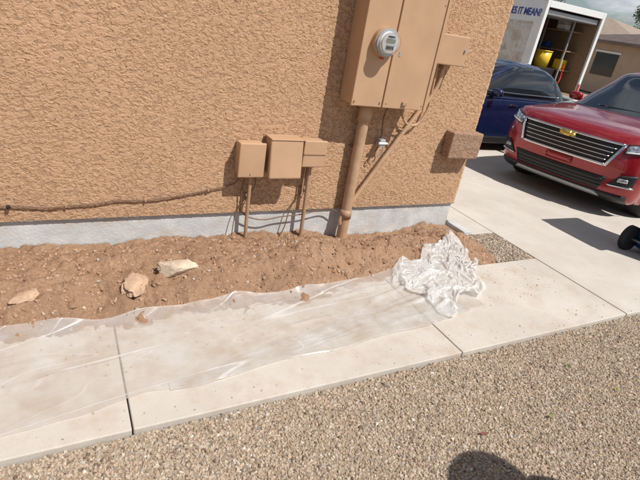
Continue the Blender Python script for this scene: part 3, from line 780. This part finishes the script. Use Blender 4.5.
box('rear_header',(.091,-.03,tp-.13),(tw-.091,.029,tp+.02),M_white,tk,bev=.008)
box('rolled_door',(.11,.05,tp-.30),(tw-.11,.9,tp-.17),M_grey,tk,bev=.03)
box('rear_sill',(.101,-.05,fl-.14),(tw-.101,.029,fl-.001),M_grey,tk,bev=.01)
box('bumper',(.15,-.16,.42),(tw-.15,-.04,.56),M_black,tk,bev=.02)
for x in (.02,tw-.10): 
    box('lamp_%d'%int(x*10),(x,-.045,fl+.1),(x+.07,-.031,fl+.35),M_redp,tk,bev=.005)
box('chassis',(.5,.1,.45),(tw-.5,6.4,fl-.001),M_black,tk)
for x0 in (.0,tw-.5):
    for y0 in (1.2,5.6): 
        cyl('tyre_%d_%d'%(int(x0),int(y0)),(x0+.02,y0,.40),(x0+.48,y0,.40),.40,M_rubber,tk,32)
        cyl('hub_%d_%d'%(int(x0),int(y0)),(x0-.01 if x0<.1 else x0+.49,y0,.40),(x0+.015 if x0<.1 else x0+.515,y0,.40),.2,M_alloy,tk,24)
def cabf(v): return (v.x,v.y-(.75 if (v.y>6 and v.z>1.5) else 0),v.z)
box('cab',(.12,4.75,.6),(tw-.12,6.7,2.1),M_whitep,tk,bev=.08,seg=3,topfn=cabf)
box('cab_window_l',(.105,5.0,1.35),(.118,5.75,1.95),M_glass,tk,bev=.005)
box('cab_window_r',(tw-.118,5.0,1.35),(tw-.105,5.75,1.95),M_glass,tk,bev=.005)
for k,z in enumerate((.6,1.1,1.6)):
    box('shelf_l_%d'%k,(.07,.6,fl+z),(.52,4.2,fl+z+.03),M_wood,tk); box('shelf_r_%d'%k,(tw-.55,.4,fl+z),(tw-.07,4.2,fl+z+.03),M_wood,tk)
for i in range(5):
    box('upright_%d'%i,(tw-.56,.40+i*.9,fl+.05),(tw-.52,.44+i*.9,fl+1.9),M_grey,tk); box('upright_l_%d'%i,(.52,.62+i*.88,fl+.05),(.56,.66+i*.88,fl+1.9),M_grey,tk)
items=[M_redp,M_black,M_grey,M_white,M_bluebin,M_yellow,M_wood,M_black,M_black,M_grey]
rd=random.Random(4)
for i in range(64):
    right=rd.random()<.6; x=(tw-.53) if right else .08
    x+=rd.uniform(0,.12); y=rd.uniform(.45,3.6); z=fl+rd.choice([.051,.631,1.131,1.631])
    s1,s2,s3=rd.uniform(.12,.3),rd.uniform(.12,.35),rd.uniform(.12,.36)
    if z>fl+1.5: s3*=.7
    if i%3==0: cyl('cargo_can_%d'%i,(x+.14,y+.1,z+.0003*i),(x+.14,y+.1,z+s3+.0003*i),.09,rd.choice(items),tk,16)
    else: box('cargo_box_%d'%i,(x,y,z+.0003*i),(x+s1,y+s2,z+s3),rd.choice(items),tk,bev=.012)
def bucket(nm,x,y,z,r,h,m):
    cyl(nm,(x,y,z),(x,y,z+h),r*.88,m,tk,28,r); cyl(nm+'_rim',(x,y,z+h),(x,y,z+h+.03),r*1.05,m,tk,28)
box('tool_chest',(.80,.45,fl+.051),(1.6,1.2,fl+.62),M_black,tk,bev=.02)
box('machine',(.75,1.5,fl+.051),(1.5,2.3,fl+1.2),M_grey,tk,bev=.05)
bucket('yellow_bucket',1.28,.72,fl+.625,.22,.40,M_yellow)
bucket('red_bucket',.7,.4,fl+.051,.16,.35,M_redp)
tube('hose',[(.4,.3,fl+.3),(.5,.25,fl+.12),(.8,.22,fl+.10),(1.1,.3,fl+.2),(1.4,.25,fl+.1)],.03,M_black,tk,seg=8)
tube('hose_2',[(1.5,.3,fl+.1),(1.6,.2,fl+.3),(1.68,.25,fl+.5),(1.7,.3,fl+.8)],.02,M_redp,tk,seg=8)
n=NT('side_graphic'); c=n.ramp(n.noise(1.7,6,.6,.5),[(.3,(.20,.22,.26)),(.45,(.50,.42,.34)),(.55,(.65,.62,.58)),(.7,(.28,.18,.12))]); n.col(c); n.set(Roughness=.3); M_gfx=n.m
box('side_graphic',(-.006,.25,fl+.15),(-.001,tl-.2,tp-.50),M_gfx,tk)
n=NT('blue_lettering'); n.col((.02,.06,.30)); n.set(Roughness=.4); M_ltr=n.m
box('blue_stripe',(-.006,.12,fl+.02),(-.001,tl-.1,fl+.12),M_ltr,tk)
fc=bpy.data.curves.new('lettering','FONT'); fc.body='WHAT DOES IT MEAN?'; fc.size=.24; fc.align_x='RIGHT'; fc.extrude=.002; fc.offset=.004; fc.space_character=.95
fo=link(bpy.data.objects.new('side_lettering',fc),tk); fo.data.materials.append(M_ltr)
fo.matrix_local=Matrix(((0,0,-1,-.009),(-.80,0,0,.08),(0,1,0,tp-.36),(0,0,0,1)))

# ------------------------------------------------------------------ bin
bn=empty('wheeled_trash_bin',(5.12,2.06,tz(5.1)))
prof=[(.05,.22,.24),(.06,.235,.255),(.5,.26,.29),(.92,.285,.32),(.98,.30,.335),(1.0,.30,.335)]
V=[];F=[];NR=48
for (z,a,b) in prof:
    for k in range(NR):
        t=2*math.pi*k/NR;c_,s_=math.cos(t),math.sin(t); V.append((a*math.copysign(abs(c_)**.35,c_),b*math.copysign(abs(s_)**.35,s_),z))
for q in range(len(prof)-1):
    for k in range(NR): F.append((q*NR+k,q*NR+(k+1)%NR,(q+1)*NR+(k+1)%NR,(q+1)*NR+k))
F.append(tuple(reversed(range(NR))))
mesh_obj('body',V,F,M_bluebin,bn,smooth=True)
box('lid',(-.33,-.35,1.002),(.32,.35,1.05),M_bluebin,bn,bev=.02,seg=3)
cyl('handle',(-.34,-.25,.98),(-.34,.25,.98),.018,M_bluebin,bn)
for s in (1,-1):
    y0=s*.24; cyl('wheel_%d'%(s+1),(-.27,y0,.125),(-.27,y0+s*.06,.125),.125,M_rubber,bn,32); cyl('wheel_hub_%d'%(s+1),(-.27,y0+s*.061,.125),(-.27,y0+s*.07,.125),.06,M_black,bn,20)
cyl('axle',(-.27,-.26,.125),(-.27,.26,.125),.012,M_grey,bn)
for k in range(3): box('rib_%d'%k,(-.285-.0,-.2+k*.18,.2),(-.262,-.17+k*.18,.9),M_bluebin,bn,bev=.006)

# ------------------------------------------------------------------ bystander (stands outside the photo, casts the shadow at the bottom edge)
def person(name,loc,rz):
    e=empty(name,loc,rz)
    J=[('pelvis',(0,0,.93),(.15,.11)),('belly',(0,0,1.08),(.145,.105)),('chest',(0,0,1.30),(.17,.115)),('neckb',(0,0,1.44),(.075,.07)),('neck',(0,-.01,1.50),(.055,.055)),
       ('shL',(.17,0,1.39),(.07,.07)),('elL',(.25,.02,1.12),(.048,.048)),('wrL',(.27,-.06,.88),(.032,.03)),
       ('shR',(-.17,0,1.39),(.07,.07)),('elR',(-.25,.02,1.12),(.048,.048)),('wrR',(-.27,-.06,.88),(.032,.03)),
       ('hpL',(.095,0,.86),(.10,.10)),('knL',(.11,-.01,.49),(.062,.062)),('anL',(.12,.02,.09),(.042,.042)),
       ('hpR',(-.095,0,.86),(.10,.10)),('knR',(-.11,-.01,.49),(.062,.062)),('anR',(-.12,.02,.09),(.042,.042))]
    E=[(0,1),(1,2),(2,3),(3,4),(2,5),(5,6),(6,7),(2,8),(8,9),(9,10),(0,11),(11,12),(12,13),(0,14),(14,15),(15,16)]
    def skin(nm,vs,es,rs,mat):
        me=bpy.data.meshes.new(nm); me.from_pydata(vs,es,[]); me.materials.append(mat)
        o=link(bpy.data.objects.new(nm,me),e); md=o.modifiers.new('skin','SKIN')
        for i,rr in enumerate(rs): me.skin_vertices[0].data[i].radius=rr
        me.skin_vertices[0].data[0].use_root=True; md.use_smooth_shade=True
        s=o.modifiers.new('sub','SUBSURF'); s.levels=2; s.render_levels=2; return o
    n=NT('clothes_and_skin'); g=n.n('ShaderNodeSeparateXYZ'); tcn=n.n('ShaderNodeTexCoord'); n.l(tcn.outputs['Object'],g.inputs[0])
    m1=n.ramp(n.math('MULTIPLY',g.outputs[2],.5),[(.455,(.03,.04,.08)),(.46,(.30,.32,.34)),(.735,(.30,.32,.34)),(.74,(.5,.28,.18))])
    n.col(m1); n.set(Roughness=.8)
    skin('body',[j[1] for j in J],E,[j[2] for j in J],n.m)
    sk=simple('skin',(.5,.28,.18),.55)
    bm=bmesh.new(); bmesh.ops.create_uvsphere(bm,u_segments=32,v_segments=24,radius=1)
    for v in bm.verts:
        p=v.co; sx=.078*(1-.18*max(0,-p.z)); 
        q=Vector((p.x*sx,p.y*.098,p.z*.118)); 
        if p.y<0: q.y-=.022*math.exp(-((p.x/.16)**2+((p.z+.08)/.2)**2)); q.y+=.012*math.exp(-(((abs(p.x)-.38)/.15)**2+((p.z-.08)/.12)**2))
        if p.z<-.6 and p.y<0: q.y-=.01
        v.co=q
    h=bm_obj('head',bm,sk,e,True); h.location=(0,-.02,1.62)
    for s in (1,-1):
        bm=bmesh.new(); bmesh.ops.create_uvsphere(bm,u_segments=12,v_segments=8,radius=1); bm.transform(Matrix.Translation((s*.08,-.01,1.62))@Matrix.Diagonal((.012,.02,.032,1))); bm_obj('ear_%d'%(s+1),bm,sk,e,True)
        bm=bmesh.new(); bmesh.ops.create_uvsphere(bm,u_segments=12,v_segments=8,radius=.012); bm.transform(Matrix.Translation((s*.031,-.103,1.63))); bm_obj('eye_%d'%(s+1),bm,M_white,e,True)
        bm=bmesh.new(); bmesh.ops.create_uvsphere(bm,u_segments=20,v_segments=12,radius=1)
        for v in bm.verts: v.co=Vector((v.co.x*.048,v.co.y*.14,max(-.5,v.co.z)*.07))
        o=bm_obj('shoe_%d'%(s+1),bm,M_black,e,True); o.location=(s*.12,-.045,.036)
        hv=[(0,0,0),(0,-.01,-.05),(0,-.015,-.09)]; he=[(0,1),(1,2)]; hr=[(.025,.02),(.036,.016),(.034,.014)]
        for k,(dy,ln) in enumerate(((-.03,.065),(-.010,.075),(.010,.07),(.028,.055))):
            b=len(hv); hv+=[(0,-.015+dy,-.095),(s*-.006,-.018+dy*1.1,-.095-ln*.5),(s*-.018,-.02+dy*1.1,-.095-ln)]; he+=[(2,b),(b,b+1),(b+1,b+2)]; hr+=[(.009,.009),(.008,.008),(.007,.007)]
        b=len(hv); hv+=[(s*-.01,-.045,-.05),(s*-.018,-.06,-.085)]; he+=[(0,b),(b,b+1)]; hr+=[(.011,.011),(.009,.009)]
        o=skin('hand_%d'%(s+1),hv,he,hr,sk); o.location=(s*.27,-.065,.87)
    tube('mouth',[(-.025,-.108,1.565),(0,-.114,1.563),(.025,-.108,1.565)],.004,simple('lips',(.4,.12,.1),.5),e,seg=6)
    cm=simple('hat_fabric',(.06,.07,.10),.85)
    bm=bmesh.new(); bmesh.ops.create_uvsphere(bm,u_segments=32,v_segments=16,radius=1)
    for v in bm.verts: v.co=Vector((v.co.x*.088,v.co.y*.108,max(-.05,v.co.z)*.115))
    o=bm_obj('hat',bm,cm,e,True); o.location=(0,-.015,1.655)
    cyl('hat_brim',(0,-.015,1.648),(0,-.015,1.656),.19,cm,e,40,.18)
    return e
person('person',(2.0,-.255,-.03),math.radians(28))

for i,(x,y,c) in enumerate([(2.05,.95,(.15,.22,.03)),(2.62,.97,(.35,.38,.05)),(1.62,.98,(.30,.04,.04)),(2.5,1.2,(.12,.2,.03)),(3.2,1.3,(.2,.16,.05))]):
    V=[(-.02,0,0),(0,-.008,.004),(.022,0,.001),(0,.008,.005)]
    o=mesh_obj('fallen_leaf',V,[(0,1,2,3)],simple('leaf_%d'%i,c,.6)); o.location=(x,y,-.012); o.rotation_euler=(.2,.15,i*1.3)

# ------------------------------------------------------------------ background houses and trees
def far_house(name,cx,cy,sx,sy,h,rh,rz,wallc,roofm):
    e=empty(name,(cx,cy,-.3),rz); wm=simple(name+'_wall',wallc,.9,0,.06,2)
    box('walls',(-sx/2,-sy/2,0),(sx/2,sy/2,h),wm,e)
    hip('roof',-sx/2-.5,sx/2+.5,-sy/2-.5,sy/2+.5,h+.15,rh,e,roofm)
    for i,y in enumerate((-sy*.3,0,sy*.3)):
        box('window_%d'%i,(-sx/2-.03,y-.7,1.0),(-sx/2-.002,y+.7,2.2),M_glass,e); box('trim_%d'%i,(-sx/2-.06,y-.8,2.21),(-sx/2-.002,y+.8,2.32),M_white,e)
    for i,x in enumerate((-sx*.3,sx*.1)):
        box('south_window_%d'%i,(x-.7,-sy/2-.03,1.0),(x+.7,-sy/2-.002,2.2),M_glass,e)
    return e
n=NT('roof_tile_tan'); wv=n.n('ShaderNodeTexWave'); wv.inputs['Scale'].default_value=2.5; n.l(n.co(),wv.inputs[0]); n.col(n.ramp(n.noise(3,3),[(.3,(.40,.30,.22)),(.7,(.52,.40,.31))])); n.bump(wv.outputs[1],1,.06); M_tile2=n.m
n=NT('roof_tile_brown'); wv=n.n('ShaderNodeTexWave'); wv.inputs['Scale'].default_value=2.5; n.l(n.co(),wv.inputs[0]); n.col(n.ramp(n.noise(3,3),[(.3,(.14,.10,.085)),(.7,(.22,.16,.13))])); n.bump(wv.outputs[1],1,.06); M_tile3=n.m
far_house('tan_house',38,27,11,12,2.9,1.7,.1,(.58,.43,.30),M_tile2)
far_house('brown_roof_house',33,15.6,10,11,2.7,1.3,0,(.50,.36,.25),M_tile3)
far_house('cream_house',36,42,12,13,2.9,2.0,0,(.6,.5,.4),M_tile3)
def leafm(name,a,b):
    n=NT(name); oi=n.noise(1.2,4); n.col(n.ramp(oi,[(.3,a),(.7,b)])); n.set(Roughness=.6); return n.m
M_leaf=leafm('foliage',(.03,.06,.015),(.09,.14,.035)); M_bark=simple('bark',(.14,.10,.07),.9,0,.3)
def tree(name,loc,H,rad,seed,nl=9000):
    e=empty(name,loc); rd=np.random.RandomState(seed)
    tube('trunk',[(0,0,-.1),(.1,0,H*.2),(0,.1,H*.42)],.16,M_bark,e,seg=10)
    cen=[]
    for k in range(14):
        a=rd.uniform(0,6.28); rr=rad*rd.uniform(.25,.8); zc=H*rd.uniform(.48,.9); c=np.array([rr*math.cos(a),rr*math.sin(a),zc]); cen.append((c,rad*rd.uniform(.28,.5)))
        tube('limb_%d'%k,[(0,.05,H*rd.uniform(.25,.42)),tuple(c*[.5,.5,.8]),tuple(c)],.045,M_bark,e,seg=6)
    per=nl//len(cen); Vs=[]
    for c,r_ in cen:
        d=rd.normal(size=(per,3)); d/=np.linalg.norm(d,axis=1)[:,None]; p=c+d*(r_*rd.uniform(.35,1.08,size=(per,1)))*[1,1,.75]
        u=rd.normal(size=(per,3)); u/=np.linalg.norm(u,axis=1)[:,None]; v=np.cross(u,rd.normal(size=(per,3))); v/=np.linalg.norm(v,axis=1)[:,None]
        s=rd.uniform(.05,.12,size=(per,1)); Vs.append(np.stack([p-u*s,p-v*s*.5,p+u*s,p+v*s*.5],1))
    A=np.concatenate(Vs).reshape(-1,3); F=np.arange(len(A)).reshape(-1,4)
    mesh_obj('crown',A,F.tolist(),M_leaf,e)
tree('shade_tree',(54,33.2,-.3),7.6,2.6,8,9000)
tree('shade_tree',(30,27,-.3),6.5,2.8,5)
